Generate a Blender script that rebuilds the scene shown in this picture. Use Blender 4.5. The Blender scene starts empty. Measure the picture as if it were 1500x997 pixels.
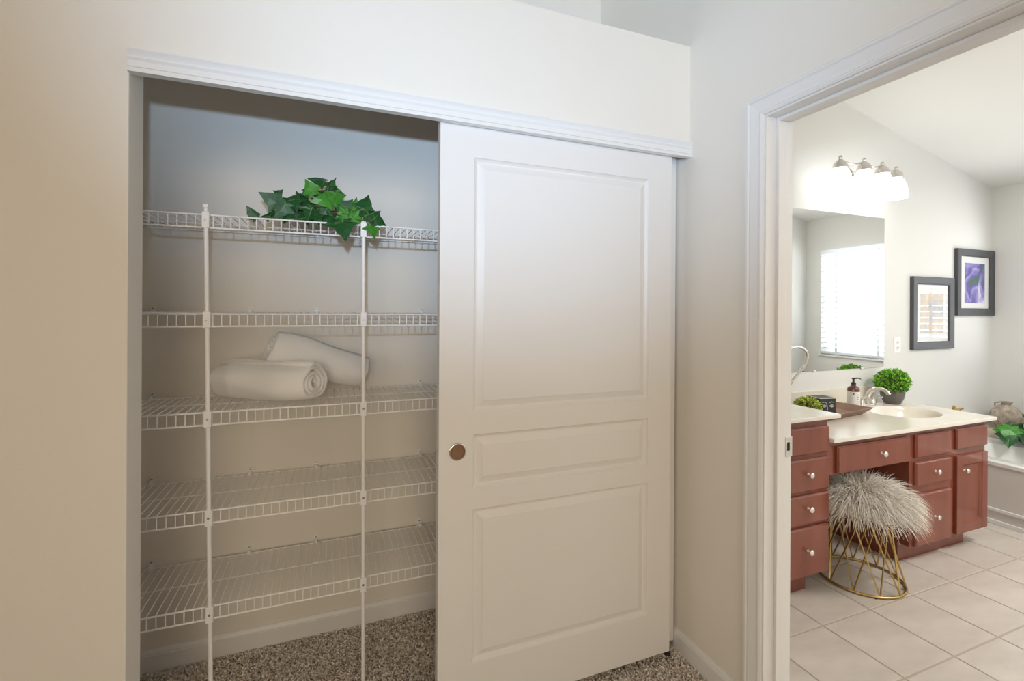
import bpy, bmesh, math, random
import numpy as np
from mathutils import Vector, Matrix
random.seed(7); rng = np.random.default_rng(7)
scene = bpy.context.scene
col = scene.collection
PI = math.pi

# ------------------------------------------------------------------ camera
CAM_H = 1.394
FPX, YAW, ROLL, CXP, CYP = 688.4, math.radians(21.2), math.radians(0.336), 750.0, 452.93
fw = Vector((math.sin(YAW), math.cos(YAW), 0)); r0 = Vector((math.cos(YAW), -math.sin(YAW), 0)); u0 = Vector((0, 0, 1))
Rv = r0 * math.cos(ROLL) + u0 * math.sin(ROLL); Uv = -r0 * math.sin(ROLL) + u0 * math.cos(ROLL)
cd = bpy.data.cameras.new('camera'); cam = bpy.data.objects.new('camera', cd); col.objects.link(cam)
M = Matrix((Rv, Uv, -fw)).transposed().to_4x4(); M.translation = (0, 0, CAM_H); cam.matrix_world = M
cd.sensor_fit = 'HORIZONTAL'; cd.sensor_width = 36; cd.lens = FPX / 1500 * 36
cd.shift_y = -(498.5 - CYP) / 1500; cd.clip_start = 0.02
scene.camera = cam
def ray(x, y): return Rv * ((x - CXP) / FPX) - Uv * ((y - CYP) / FPX) + fw
def atY(x, y, Y): d = ray(x, y); return d * (Y / d.y) + Vector((0, 0, CAM_H))
def atX(x, y, X): d = ray(x, y); return d * (X / d.x) + Vector((0, 0, CAM_H))
def atZ(x, y, Z): d = ray(x, y); return d * ((Z - CAM_H) / d.z) + Vector((0, 0, CAM_H))

# ------------------------------------------------------------------ light and exposure
w = bpy.data.worlds.new('world'); scene.world = w; w.use_nodes = True
w.node_tree.nodes['Background'].inputs[0].default_value = (0.92, 0.97, 1.0, 1); w.node_tree.nodes['Background'].inputs[1].default_value = 3.0
# the photographer's on-camera flash, aimed up and to the right
fl = bpy.data.lights.new('camera_flash', 'SPOT'); flo = bpy.data.objects.new('camera_flash', fl); col.objects.link(flo)
flo.location = (-0.05, -0.02, 1.615); fl.energy = 55; fl.color = (0.52, 0.73, 1.0); fl.shadow_soft_size = 0.022
fl.spot_size = math.radians(98); fl.spot_blend = 1.0
flo.rotation_euler = ray(755, 85).to_track_quat('-Z', 'Y').to_euler()
fl.use_nodes = True; lf = fl.node_tree.nodes.new('ShaderNodeLightFalloff'); lf.inputs['Strength'].default_value = 1.0
fl.node_tree.links.new(lf.outputs['Linear'], next(n for n in fl.node_tree.nodes if n.type == 'EMISSION').inputs['Strength'])
# daylight at the bathroom window
da = bpy.data.lights.new('window_daylight', 'AREA'); dao = bpy.data.objects.new('window_daylight', da); col.objects.link(dao)
da.shape = 'RECTANGLE'; da.size = 1.3; da.size_y = 1.25; da.energy = 33; da.color = (1.0, 0.985, 0.95)
dao.location = (5.42, 1.345, 1.5); dao.rotation_euler = Vector((-1, 0, 0)).to_track_quat('-Z', 'Y').to_euler()
# soft warm fill added behind the camera as ambient for the carpeted room
ba_ = bpy.data.lights.new('warm_fill_rear', 'AREA'); bao = bpy.data.objects.new('warm_fill_rear', ba_); col.objects.link(bao)
ba_.shape = 'RECTANGLE'; ba_.size = 3.0; ba_.size_y = 2.2; ba_.energy = 44; ba_.spread = math.radians(100); ba_.color = (1.0, 0.84, 0.64)
bao.location = (-.6, -4.9, 1.9); bao.rotation_euler = Vector((.08, 1, -.12)).to_track_quat('-Z', 'Y').to_euler()
lw = bpy.data.lights.new('warm_fill_side', 'AREA'); lwo = bpy.data.objects.new('warm_fill_side', lw); col.objects.link(lwo)  # second warm fill, added from the left to brighten the doorway wall
lw.shape = 'RECTANGLE'; lw.size = 2.4; lw.size_y = 1.8; lw.energy = 13; lw.color = (1.0, 0.86, 0.68); lw.spread = math.radians(56)
lwo.location = (-4.1, -2.2, 1.7); lwo.rotation_euler = Vector((1, .56, -.1)).to_track_quat('-Z', 'Y').to_euler()
# soft fill added overhead to lift the bathroom floor and drawer fronts
bl_ = bpy.data.lights.new('bathroom_fill', 'AREA'); blo = bpy.data.objects.new('bathroom_fill', bl_); col.objects.link(blo)
bl_.shape = 'DISK'; bl_.size = 0.6; bl_.energy = 41; bl_.color = (1.0, 0.97, 0.93)
blo.location = (3.5, .35, 2.5); blo.rotation_euler = Vector((.2, -.12, -1)).to_track_quat('-Z', 'Y').to_euler()
scene.view_settings.view_transform = 'Standard'; scene.view_settings.look = 'None'; scene.view_settings.exposure = 0.0
scene.view_settings.gamma = 1.0; scene.view_settings.use_curve_mapping = False

# ------------------------------------------------------------------ materials
def mat(name, color, rough=0.5, metal=0.0, bump=0.0, bscale=200.0, var=0.0, vscale=3.0, color2=None, emit=None, estr=0.0, spec=0.5, coat=0.0, stretch=None, trans=0.0, ior=1.45, sheen=0.0):
    m = bpy.data.materials.new(name); m.use_nodes = True; nt = m.node_tree; b = nt.nodes['Principled BSDF']
    b.inputs['Base Color'].default_value = (*color, 1); b.inputs['Roughness'].default_value = rough; b.inputs['Metallic'].default_value = metal
    b.inputs['Specular IOR Level'].default_value = spec; b.inputs['Coat Weight'].default_value = coat; b.inputs['IOR'].default_value = ior
    b.inputs['Transmission Weight'].default_value = trans; b.inputs['Sheen Weight'].default_value = sheen
    if emit: b.inputs['Emission Color'].default_value = (*emit, 1); b.inputs['Emission Strength'].default_value = estr
    tc = nt.nodes.new('ShaderNodeTexCoord'); mp = nt.nodes.new('ShaderNodeMapping'); nt.links.new(tc.outputs['Object'], mp.inputs[0])
    if stretch: mp.inputs['Scale'].default_value = stretch
    if color2:
        n = nt.nodes.new('ShaderNodeTexNoise'); n.inputs['Scale'].default_value = vscale; n.inputs['Detail'].default_value = 6
        nt.links.new(mp.outputs[0], n.inputs['Vector'])
        cr = nt.nodes.new('ShaderNodeValToRGB'); cr.color_ramp.elements[0].position = 0.5 - var; cr.color_ramp.elements[1].position = 0.5 + var
        cr.color_ramp.elements[0].color = (*color, 1); cr.color_ramp.elements[1].color = (*color2, 1)
        nt.links.new(n.outputs['Fac'], cr.inputs[0]); nt.links.new(cr.outputs[0], b.inputs['Base Color'])
    if bump:
        n2 = nt.nodes.new('ShaderNodeTexNoise'); n2.inputs['Scale'].default_value = bscale; n2.inputs['Detail'].default_value = 4
        nt.links.new(mp.outputs[0], n2.inputs['Vector'])
        bp = nt.nodes.new('ShaderNodeBump'); bp.inputs['Strength'].default_value = bump; bp.inputs['Distance'].default_value = 0.002
        nt.links.new(n2.outputs['Fac'], bp.inputs['Height']); nt.links.new(bp.outputs[0], b.inputs['Normal'])
    return m
def attr_color(m, name='shade', fac=1.0):
    nt = m.node_tree; a = nt.nodes.new('ShaderNodeAttribute'); a.attribute_name = name
    nt.links.new(a.outputs['Color'], nt.nodes['Principled BSDF'].inputs['Base Color'])
    return m
WALL = mat('wall_paint', (0.84, 0.80, 0.735), 0.75, bump=0.12, bscale=260)
WALLD = mat('taupe_bounce_cut', (0.26, 0.21, 0.17), 0.8)  # dark tone added on the unseen walls to cut bounced light
BWALL = mat('bath_wall_paint', (0.81, 0.81, 0.785), 0.7, bump=0.1, bscale=260)
CEIL = mat('ceiling_paint', (0.88, 0.88, 0.86), 0.85, bump=0.1, bscale=200)
TRIM = mat('white_trim_paint', (0.83, 0.82, 0.81), 0.35, bump=0.03, bscale=90)
DOORP = mat('door_paint', (0.82, 0.80, 0.78), 0.38, bump=0.05, bscale=220, stretch=(1, 1, .12))
CARPET_B = mat('carpet_backing', (0.36, 0.30, 0.25), 0.95, bump=0.8, bscale=260, color2=(0.55, 0.48, 0.42), var=0.12, vscale=140)
CARPET = attr_color(mat('carpet_fibre', (0.4, 0.35, 0.3), 0.95, sheen=0.2))
GROUT = mat('grout', (0.50, 0.43, 0.36), 0.9, bump=0.2)
TILE = mat('floor_tile', (0.58, 0.51, 0.44), 0.34, bump=0.05, bscale=60, color2=(0.74, 0.675, 0.605), var=0.2, vscale=5, stretch=(.6, 1.6, 1))
WIRE = mat('white_vinyl_wire', (0.96, 0.96, 0.96), 0.4)
CLIP = mat('white_plastic', (0.93, 0.93, 0.93), 0.4)
SCREW = mat('screw_steel', (0.35, 0.34, 0.33), 0.4, metal=0.8)
TOWEL = mat('white_terry', (0.97, 0.965, 0.955), 0.95, bump=0.9, bscale=330, sheen=0.4)
LEAF_D = mat('ivy_leaf_dark', (0.012, 0.075, 0.022), 0.38, color2=(0.03, 0.14, 0.035), var=0.2, vscale=25)
LEAF_B = mat('ivy_leaf_bright', (0.045, 0.24, 0.03), 0.36, color2=(0.09, 0.36, 0.04), var=0.2, vscale=25)
LEAF_G = mat('ivy_leaf_grey', (0.06, 0.15, 0.085), 0.42, color2=(0.10, 0.20, 0.12), var=0.2, vscale=25)
VEIN = mat('ivy_vein', (0.16, 0.33, 0.10), 0.5)
STEM = mat('ivy_stem', (0.15, 0.10, 0.055), 0.7, color2=(0.10, 0.14, 0.05), var=0.1, vscale=40)
WOOD = mat('cherry_wood', (0.185, 0.046, 0.026), 0.33, color2=(0.27, 0.075, 0.042), var=0.2, vscale=9, stretch=(1, 1, .15), coat=0.35)
WOODIN = mat('cherry_wood_inside', (0.20, 0.035, 0.018), 0.42, color2=(0.28, 0.055, 0.025), var=0.2, vscale=14)
COUNTER = mat('cultured_marble', (0.80, 0.74, 0.63), 0.16, color2=(0.84, 0.80, 0.72), var=0.2, vscale=6)
CHROME = mat('brushed_nickel', (0.72, 0.69, 0.66), 0.2, metal=1.0)
KNOB = mat('knob_nickel', (0.88, 0.85, 0.80), 0.25, metal=0.7)
GOLD = mat('brass_rod', (0.52, 0.36, 0.13), 0.32, metal=0.9)
FUR = attr_color(mat('sheepskin', (0.8, 0.76, 0.68), 0.8, sheen=0.3))
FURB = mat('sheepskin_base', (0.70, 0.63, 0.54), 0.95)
POT = mat('grey_ceramic', (0.13, 0.12, 0.11), 0.35, bump=0.05)
SOIL = mat('moss_soil', (0.06, 0.07, 0.03), 0.95)
BOXLEAF = attr_color(mat('boxwood_leaf', (0.1, 0.4, 0.05), 0.5))
AMBER = mat('amber_glass', (0.12, 0.035, 0.018), 0.12, coat=0.6)
BLACKP = mat('black_plastic', (0.03, 0.028, 0.026), 0.35)
LABEL = mat('paper_label', (0.82, 0.82, 0.79), 0.6)
INK = mat('label_ink', (0.10, 0.10, 0.10), 0.7)
CUBE = mat('charcoal_ceramic', (0.035, 0.036, 0.038), 0.5)
CHALK = mat('white_line_paint', (0.8, 0.8, 0.78), 0.6)
TRAYW = mat('tray_wood', (0.30, 0.19, 0.125), 0.5, color2=(0.22, 0.13, 0.085), var=0.2, vscale=14, stretch=(.2, 1, 1))
FRAME = mat('grey_frame_wood', (0.075, 0.078, 0.085), 0.45, bump=0.1, bscale=120)
MATB = mat('picture_mat', (0.86, 0.86, 0.84), 0.8)
TUBW = mat('tub_acrylic', (0.86, 0.86, 0.83), 0.2)
APRON = mat('apron_paint', (0.70, 0.67, 0.63), 0.5)
LEDGE = mat('ledge_marble', (0.62, 0.52, 0.42), 0.3, color2=(0.7, 0.6, 0.5), var=0.2, vscale=8)
VASE = mat('vase_weathered', (0.33, 0.27, 0.21), 0.85, bump=1.0, bscale=60, color2=(0.55, 0.48, 0.40), var=0.15, vscale=30)
BLIND = mat('blind_slat', (0.86, 0.87, 0.88), 0.5)
_nt = BLIND.node_tree; _t = _nt.nodes.new('ShaderNodeBsdfTranslucent'); _t.inputs[0].default_value = (.9, .93, .97, 1); _x = _nt.nodes.new('ShaderNodeMixShader'); _x.inputs[0].default_value = .4
_nt.links.new(_nt.nodes['Principled BSDF'].outputs[0], _x.inputs[1]); _nt.links.new(_t.outputs[0], _x.inputs[2]); _nt.links.new(_x.outputs[0], _nt.nodes['Material Output'].inputs[0])
BRONZE = mat('pull_bronze', (0.26, 0.15, 0.09), 0.45, metal=0.15)
BRASS = mat('brass', (0.72, 0.5, 0.2), 0.25, metal=1.0)
DARK = mat('dark_slot', (0.015, 0.014, 0.013), 0.8)
SHADE = mat('lit_frosted_glass', (0.9, 0.9, 0.88), 0.4, emit=(1.0, 0.97, 0.93), estr=3.8)
LAMPE = mat('lit_ceiling_glass', (0.9, 0.88, 0.84), 0.4, emit=(1.0, 0.78, 0.55), estr=3)
MIRROR = mat('mirror_silver', (0.93, 0.95, 0.93), 0.0, metal=1.0)
def glass_mat():
    m = bpy.data.materials.new('clear_glazing'); m.use_nodes = True; nt = m.node_tree; nt.nodes.clear()
    o = nt.nodes.new('ShaderNodeOutputMaterial'); mx = nt.nodes.new('ShaderNodeMixShader'); t = nt.nodes.new('ShaderNodeBsdfTransparent')
    g = nt.nodes.new('ShaderNodeBsdfGlossy'); g.inputs['Roughness'].default_value = 0.02; f = nt.nodes.new('ShaderNodeFresnel'); f.inputs[0].default_value = 1.5
    ge = nt.nodes.new('ShaderNodeNewGeometry'); mu = nt.nodes.new('ShaderNodeMath'); mu.operation = 'SUBTRACT'; mu.use_clamp = True; nt.links.new(f.outputs[0], mu.inputs[0]); nt.links.new(ge.outputs['Backfacing'], mu.inputs[1]); nt.links.new(mu.outputs[0], mx.inputs[0]); nt.links.new(t.outputs[0], mx.inputs[1]); nt.links.new(g.outputs[0], mx.inputs[2]); nt.links.new(mx.outputs[0], o.inputs[0])
    return m
GLASS = glass_mat()
def print_mat(name, stops, scale, dist, flower=False):
    m = bpy.data.materials.new(name); m.use_nodes = True; nt = m.node_tree; b = nt.nodes['Principled BSDF']; b.inputs['Roughness'].default_value = 0.6
    tc = nt.nodes.new('ShaderNodeTexCoord'); wv = nt.nodes.new('ShaderNodeTexNoise'); wv.inputs['Scale'].default_value = scale; wv.inputs['Detail'].default_value = 3
    wv.inputs['Distortion'].default_value = dist; nt.links.new(tc.outputs['Generated'], wv.inputs['Vector'])
    cr = nt.nodes.new('ShaderNodeValToRGB'); e = cr.color_ramp.elements
    e[0].position, e[0].color = stops[0][0], (*stops[0][1], 1); e[1].position, e[1].color = stops[-1][0], (*stops[-1][1], 1)
    for p, c in stops[1:-1]: k = e.new(p); k.color = (*c, 1)
    nt.links.new(wv.outputs['Fac'], cr.inputs[0]); nt.links.new(cr.outputs[0], b.inputs['Base Color'])
    return m
PRINT_F = print_mat('violet_flower_print', [(0.32, (0.05, 0.16, 0.04)), (0.42, (0.10, 0.07, 0.38)), (0.5, (0.24, 0.20, 0.55)), (0.58, (0.42, 0.38, 0.7)), (0.7, (0.75, 0.72, 0.85))], 2.2, 1.2)
PRINT_B = print_mat('pale_street_print', [(0.3, (0.45, 0.47, 0.52)), (0.45, (0.62, 0.60, 0.58)), (0.55, (0.70, 0.58, 0.44)), (0.7, (0.80, 0.72, 0.60))], 2.6, 0.3)

# ------------------------------------------------------------------ mesh helpers
class MB:
    def __init__(s): s.v = []; s.f = []; s.mi = []
    def add(s, vs, fs, mi=0):
        o = len(s.v); s.v += [tuple(p) for p in vs]; s.f += [tuple(i + o for i in f) for f in fs]; s.mi += [mi] * len(fs); return s
    def box(s, a, b, mi=0, bev=0.0):
        (x0, y0, z0), (x1, y1, z1) = a, b
        if x0 > x1: x0, x1 = x1, x0
        if y0 > y1: y0, y1 = y1, y0
        if z0 > z1: z0, z1 = z1, z0
        if bev <= 0:
            vs = [(x, y, z) for x in (x0, x1) for y in (y0, y1) for z in (z0, z1)]
            return s.add(vs, [(0, 1, 3, 2), (4, 6, 7, 5), (0, 4, 5, 1), (2, 3, 7, 6), (0, 2, 6, 4), (1, 5, 7, 3)], mi)
        bm = bmesh.new(); bmesh.ops.create_cube(bm, size=1)
        for v in bm.verts: v.co = Vector(((x0 + x1) / 2 + v.co.x * (x1 - x0), (y0 + y1) / 2 + v.co.y * (y1 - y0), (z0 + z1) / 2 + v.co.z * (z1 - z0)))
        bmesh.ops.bevel(bm, geom=bm.edges[:], offset=bev, segments=2, affect='EDGES', profile=0.5)
        bm.verts.index_update(); s.add([v.co for v in bm.verts], [[v.index for v in f.verts] for f in bm.faces], mi); bm.free(); return s
    def tube(s, pts, rad, n=8, mi=0, cap=True):
        pts = [Vector(p) for p in pts]; N = len(pts); rads = rad if isinstance(rad, (list, tuple)) else [rad] * N
        t0 = (pts[1] - pts[0]).normalized(); a = t0.orthogonal().normalized(); rings = []
        for i, p in enumerate(pts):
            t = (pts[min(i + 1, N - 1)] - pts[max(i - 1, 0)]).normalized()
            a = (a - t * a.dot(t)).normalized(); b = t.cross(a)
            rings.append([p + (a * math.cos(2 * PI * k / n) + b * math.sin(2 * PI * k / n)) * rads[i] for k in range(n)])
        vs = [q for rg in rings for q in rg]; fs = []
        for i in range(N - 1):
            for k in range(n): fs.append((i * n + k, i * n + (k + 1) % n, (i + 1) * n + (k + 1) % n, (i + 1) * n + k))
        if cap: fs.append(tuple(range(n - 1, -1, -1))); fs.append(tuple((N - 1) * n + k for k in range(n)))
        return s.add(vs, fs, mi)
    def lathe(s, prof, n=24, c=(0, 0, 0), axis='Z', mi=0, sy=1.0, cap=True):
        vs = []; fs = []
        for r, h in prof:
            for k in range(n):
                a = 2 * PI * k / n; x, y = r * math.cos(a), r * math.sin(a) * sy
                p = (x, y, h) if axis == 'Z' else ((x, -h, y) if axis == 'Y' else (h, x, y))
                vs.append((p[0] + c[0], p[1] + c[1], p[2] + c[2]))
        for i in range(len(prof) - 1):
            for k in range(n): fs.append((i * n + k, i * n + (k + 1) % n, (i + 1) * n + (k + 1) % n, (i + 1) * n + k))
        if cap: fs.append(tuple(range(n - 1, -1, -1))); fs.append(tuple((len(prof) - 1) * n + k for k in range(n)))
        return s.add(vs, fs, mi)
    def prism(s, prof, p0, p1, ax_u, ax_v, m0=0.0, m1=0.0, mi=0):
        # profile (u, v) swept straight p0 -> p1; m0/m1 shear the ends along the path by u (mitres)
        p0, p1, ax_u, ax_v = Vector(p0), Vector(p1), Vector(ax_u), Vector(ax_v); t = (p1 - p0).normalized(); n = len(prof)
        vs = [p0 + ax_u * u + ax_v * v + t * (m0 * u) for u, v in prof] + [p1 + ax_u * u + ax_v * v - t * (m1 * u) for u, v in prof]
        fs = [(k, (k + 1) % n, n + (k + 1) % n, n + k) for k in range(n)] + [tuple(range(n - 1, -1, -1)), tuple(range(n, 2 * n))]
        return s.add(vs, fs, mi)
def setp(o, label=None, cat=None, group=None, kind=None):
    if label: o['label'] = label
    if cat: o['category'] = cat
    if group: o['group'] = group
    if kind: o['kind'] = kind
    return o
def mesh_of(name, mb, mats, smooth=None):
    me = bpy.data.meshes.new(name); me.from_pydata(mb.v, [], mb.f)
    for m in (mats if isinstance(mats, (list, tuple)) else [mats]): me.materials.append(m)
    if any(mb.mi): me.polygons.foreach_set('material_index', mb.mi)
    bm = bmesh.new(); bm.from_mesh(me); bmesh.ops.recalc_face_normals(bm, faces=bm.faces[:]); bm.to_mesh(me); bm.free()
    if smooth is not None:
        me.shade_smooth(); me.set_sharp_from_angle(angle=math.radians(smooth))
    me.update(); return me
def obj(name, mb, mats, parent=None, smooth=None, loc=None):
    me = mb if isinstance(mb, bpy.types.Mesh) else mesh_of(name, mb, mats, smooth)
    o = bpy.data.objects.new(name, me); col.objects.link(o)
    if parent: o.parent = parent
    if loc is not None: o.location = loc
    return o
def struct(name, mb, m, smooth=None, parent=None):
    o = obj(name, mb, m, parent, smooth)
    if not parent: o['kind'] = 'structure'
    return o
def empty(name, loc=(0, 0, 0), rz=0.0):
    o = bpy.data.objects.new(name, None); col.objects.link(o); o.location = loc; o.rotation_euler = (0, 0, rz); o.empty_display_size = 0.05; return o

# ------------------------------------------------------------------ dimensions
YA, YAT = 1.50, 1.605          # closet wall faces
XW, XWT = 1.3425, 1.4575       # doorway wall faces
YCB = 2.175                    # closet back wall
XL = -0.49                     # left edge of closet opening
YV, XF = 2.20, 5.12            # vanity wall, far bathroom wall
ZLEDGE, ZC = 2.45, 3.45
YJ = 1.145; YJ2 = 0.383        # doorway jamb faces

# ------------------------------------------------------------------ setting
struct('floor', MB().box((-4.3, -5.1, -0.1), (1.42, 2.3, 0)), CARPET_B)
m = MB().box((-4.2, YA, 0), (XL, YAT, ZLEDGE), bev=0.003); m.box((XL - .01, YA + .0004, 2.058), (XW, YAT, ZLEDGE))
struct('wall_front', m, WALL)
struct('wall_back', MB().box((-4.3, YCB, 0), (XW, YCB + .1, ZC)), WALL)
struct('wall_closet', MB().box((-0.86, YAT, 0), (-0.76, YCB, 2.42)), WALL)
struct('ceiling_closet', MB().box((-4.2, YAT, 2.42), (XW, YCB, ZLEDGE)), WALL)
m = MB().box((XW, YJ + .018, 0), (XWT, 2.3, ZC)); m.box((XW, -5.1, 0), (XWT, YJ2 - .018, ZC)); m.box((XW, YJ2 - .018, 2.055), (XWT, YJ + .018, ZC))
struct('wall_right', m, WALL)
struct('wall_left', MB().box((-4.3, -5.1, 0), (-4.2, YCB, ZC)), WALLD)
struct('wall_rear', MB().box((-4.2, -5.1, 0), (XW, -5.0, ZC)), WALLD)
struct('ceiling', MB().box((-4.3, -5.1, ZC), (XWT, 2.3, ZC + .1)), CEIL)

# closet header casing (profile: u = downward, v = proud of the wall)
hp = [(0, 0), (0, .017), (.004, .018), (.017, .008), (.0195, .008), (.0205, .0155), (.024, .0155), (.030, .0105), (.044, .0105), (.0465, .013), (.0475, .0105), (.049, .0145), (.060, .0145), (.060, -.004), (.0, -.004)]
hp = hp[:-2] + [(.060, 0)]
m = MB().prism(hp, (XL, YA, 2.063), (XW, YA, 2.063), (0, 0, -1), (0, -1, 0)); m.box((XL + .001, YA, 2.003), (XW, YA + .010, 2.058))
t1 = struct('trim_1', m, TRIM)
# sliding track behind the header
m = MB().box((XL + .004, 1.512, 2.050), (XW - .004, 1.602, 2.058)); m.box((XL + .004, 1.5565, 2.035), (XW - .004, 1.5585, 2.050))
tr = struct('sliding_track', m, WALL, parent=t1)

# doorway: casing, jambs, stops, strike plate
t2 = empty('trim_2'); t2['kind'] = 'structure'
cw = .0645
cp = [(0, 0), (0, .013), (.003, .016), (.010, .016), (.014, .0115), (.018, .0135), (.040, .0105), (.050, .0085), (.0535, .0115), (.058, .0115), (cw, .007), (cw, 0)]
ci = YJ + .006; ct = 2.037 + .006
ci2 = YJ2 - .006
o = obj('casing_leg', MB().prism(cp, (XW, ci + cw, 0), (XW, ci + cw, ct + cw), (0, -1, 0), (-1, 0, 0), 0, 1), TRIM, t2)
o = obj('casing_leg', MB().prism(cp, (XW, ci2 - cw, 0), (XW, ci2 - cw, ct + cw), (0, 1, 0), (-1, 0, 0), 0, 1), TRIM, t2)
o = obj('casing_head', MB().prism(cp, (XW, ci2 - cw, ct + cw), (XW, ci + cw, ct + cw), (0, 0, -1), (-1, 0, 0), 1, 1), TRIM, t2)
JX0, JX1 = XW - .001, XWT + .006
jl = obj('jamb', MB().box((JX0, YJ, 0), (JX1, YJ + .018, 2.055)), TRIM, t2)
obj('jamb', MB().box((JX0, YJ2 - .018, 0), (JX1, YJ2, 2.055)), TRIM, t2)
obj('head_jamb', MB().box((JX0, YJ2, 2.037), (JX1, YJ, 2.055)), TRIM, t2)
sx0, sx1 = 1.386, 1.422
obj('door_stop', MB().box((sx0, YJ - .011, 0), (sx1, YJ, 2.037), bev=.002), TRIM, t2)
obj('door_stop', MB().box((sx0, YJ2, 0), (sx1, YJ2 + .011, 2.037), bev=.002), TRIM, t2)
obj('door_stop', MB().box((sx0, YJ2 + .011, 2.026), (sx1, YJ - .011, 2.037), bev=.002), TRIM, t2)
m = MB().box((1.4375, YJ - .0022, .902), (JX1 + .004, YJ, .968), bev=.0008)
sp = obj('strike_plate', m, CHROME, jl); setp(sp, 'brushed nickel strike plate')
obj('latch_hole', MB().box((1.4435, YJ - .003, .922), (1.4545, YJ - .0021, .950)), DARK, jl)
# baseboards
bb = [(0, 0), (0, .013), (.066, .013), (.069, .010), (.072, .0115), (.080, .0075), (.086, .004), (.086, 0)]
struct('baseboard_right', MB().prism(bb, (XW, ci + cw, 0), (XW, 1.585, 0), (0, 0, 1), (-1, 0, 0)), TRIM)
struct('baseboard_back', MB().prism(bb, (-.76, YCB, 0), (XW, YCB, 0), (0, 0, 1), (0, -1, 0)), TRIM)
struct('baseboard_front', MB().prism(bb, (-4.2, YA, 0), (XL - .004, YA, 0), (0, 0, 1), (0, -1, 0)), TRIM)

# sliding closet doors
def raised_panel(x0, x1, z0, z1, y):
    mb = MB(); loops = [(0, 0), (.003, .005), (.010, .0115), (.015, .012), (.018, .0105), (.036, .003), (.038, .0018), (.042, .0018)]
    rings = []
    for ins, d in loops: rings.append([(x0 + ins, y + d, z0 + ins), (x1 - ins, y + d, z0 + ins), (x1 - ins, y + d, z1 - ins), (x0 + ins, y + d, z1 - ins)])
    vs = [p for rg in rings for p in rg]; fs = []
    for i in range(len(loops) - 1):
        for k in range(4): fs.append((i * 4 + k, i * 4 + (k + 1) % 4, (i + 1) * 4 + (k + 1) % 4, (i + 1) * 4 + k))
    n = (len(loops) - 1) * 4; fs.append((n, n + 1, n + 2, n + 3)); mb.add(vs, fs)
    # back of the panel
    vs = [(x0, y + .02, z0), (x1, y + .02, z0), (x1, y + .02, z1), (x0, y + .02, z1)] + rings[0]
    mb.add(vs, [(0, 1, 2, 3)] + [(k, (k + 1) % 4, 4 + (k + 1) % 4, 4 + k) for k in range(4)])
    return mb
def sliding_door(name, x0, y, label):
    wd, zb, zt = .936, .036, 2.03; d = empty(name, (x0, y, 0)); d['kind'] = 'structure'; d['label'] = label
    px0, px1 = .116, .826; rows = [(.204, .721), (.790, .9725), (1.047, 1.904)]
    mb = MB().box((0, 0, zb), (px0, .035, zt)); mb.box((px1, 0, zb), (wd, .035, zt))
    zs = [zb] + [z for r in rows for z in r] + [zt]
    for i in range(0, len(zs), 2): mb.box((px0, 0, zs[i]), (px1, .035, zs[i + 1]))
    obj('stile_and_rail_frame', mb, DOORP, d)
    for r in rows: obj('panel', raised_panel(px0, px1, r[0], r[1], 0.0), DOORP, d)
    return d
d1 = sliding_door('door_1', .3345, 1.518, 'white three-panel sliding closet door with round bronze pull')
m = MB().lathe([(.029, 0), (.029, .0025), (.027, .004), (.0245, .004)], 32, axis='Y', cap=False)
pl = obj('flush_pull', m, CHROME, d1, 40, (.0635, -.0002, .9215))
obj('pull_cup', MB().lathe([(.0245, .004), (.0235, .0008), (.0001, .0006)], 32, axis='Y', cap=False), BRONZE, pl, 40)
d2 = sliding_door('door_2', .392, 1.5635, 'white sliding closet door mostly hidden behind the front door')
struct('floor_guide', MB().box((1.268, 1.53, 0), (1.288, 1.60, .045), bev=.003), BLACKP)
bpy.data.objects['floor_guide']['label'] = 'small black plastic guide under the sliding doors'; bpy.data.objects['floor_guide']['category'] = 'door guide'; del bpy.data.objects['floor_guide']['kind']

# carpet pile (real tufts, nobody could count them)
def carpet(n, x0, x1, y0, y1):
    p = np.c_[rng.uniform(x0, x1, n), rng.uniform(y0, y1, n), np.zeros(n)]
    a = rng.uniform(0, 2 * PI, n); wv = rng.uniform(.0022, .0045, n); h = rng.uniform(.005, .010, n)
    ln = rng.normal(0, .0075, (n, 2)); V = np.zeros((n, 4, 3))
    dx, dy = np.cos(a) * wv, np.sin(a) * wv
    V[:, 0] = p - np.c_[dx, dy, 0 * a]; V[:, 1] = p + np.c_[dx, dy, 0 * a]
    top = p.copy(); top[:, :2] += ln; top[:, 2] = h
    V[:, 2] = top + np.c_[dx, dy, 0 * a] * .8; V[:, 3] = top - np.c_[dx, dy, 0 * a] * .8
    me = bpy.data.meshes.new('carpet_pile'); me.vertices.add(4 * n); me.vertices.foreach_set('co', V.reshape(-1))
    me.loops.add(4 * n); me.loops.foreach_set('vertex_index', np.arange(4 * n, dtype=np.int32)); me.polygons.add(n)
    me.polygons.foreach_set('loop_start', np.arange(0, 4 * n, 4, dtype=np.int32)); me.update(calc_edges=True)
    sh = np.clip(rng.normal(.55, .36, n), 0, 1)[:, None]; c = np.array([.58, .50, .42]) * (1 - sh) + np.array([1.0, .94, .86]) * sh
    C = np.ones((n, 4, 4)); C[:, :, :3] = c[:, None, :]
    at = me.color_attributes.new('shade', 'FLOAT_COLOR', 'POINT'); at.data.foreach_set('color', C.reshape(-1))
    me.materials.append(CARPET); o = bpy.data.objects.new('carpet_pile', me); col.objects.link(o); return o
setp(carpet(150000, -.74, 1.325, .55, 2.155), 'speckled taupe cut-pile carpet running into the closet', 'carpet', kind='stuff')

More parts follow.
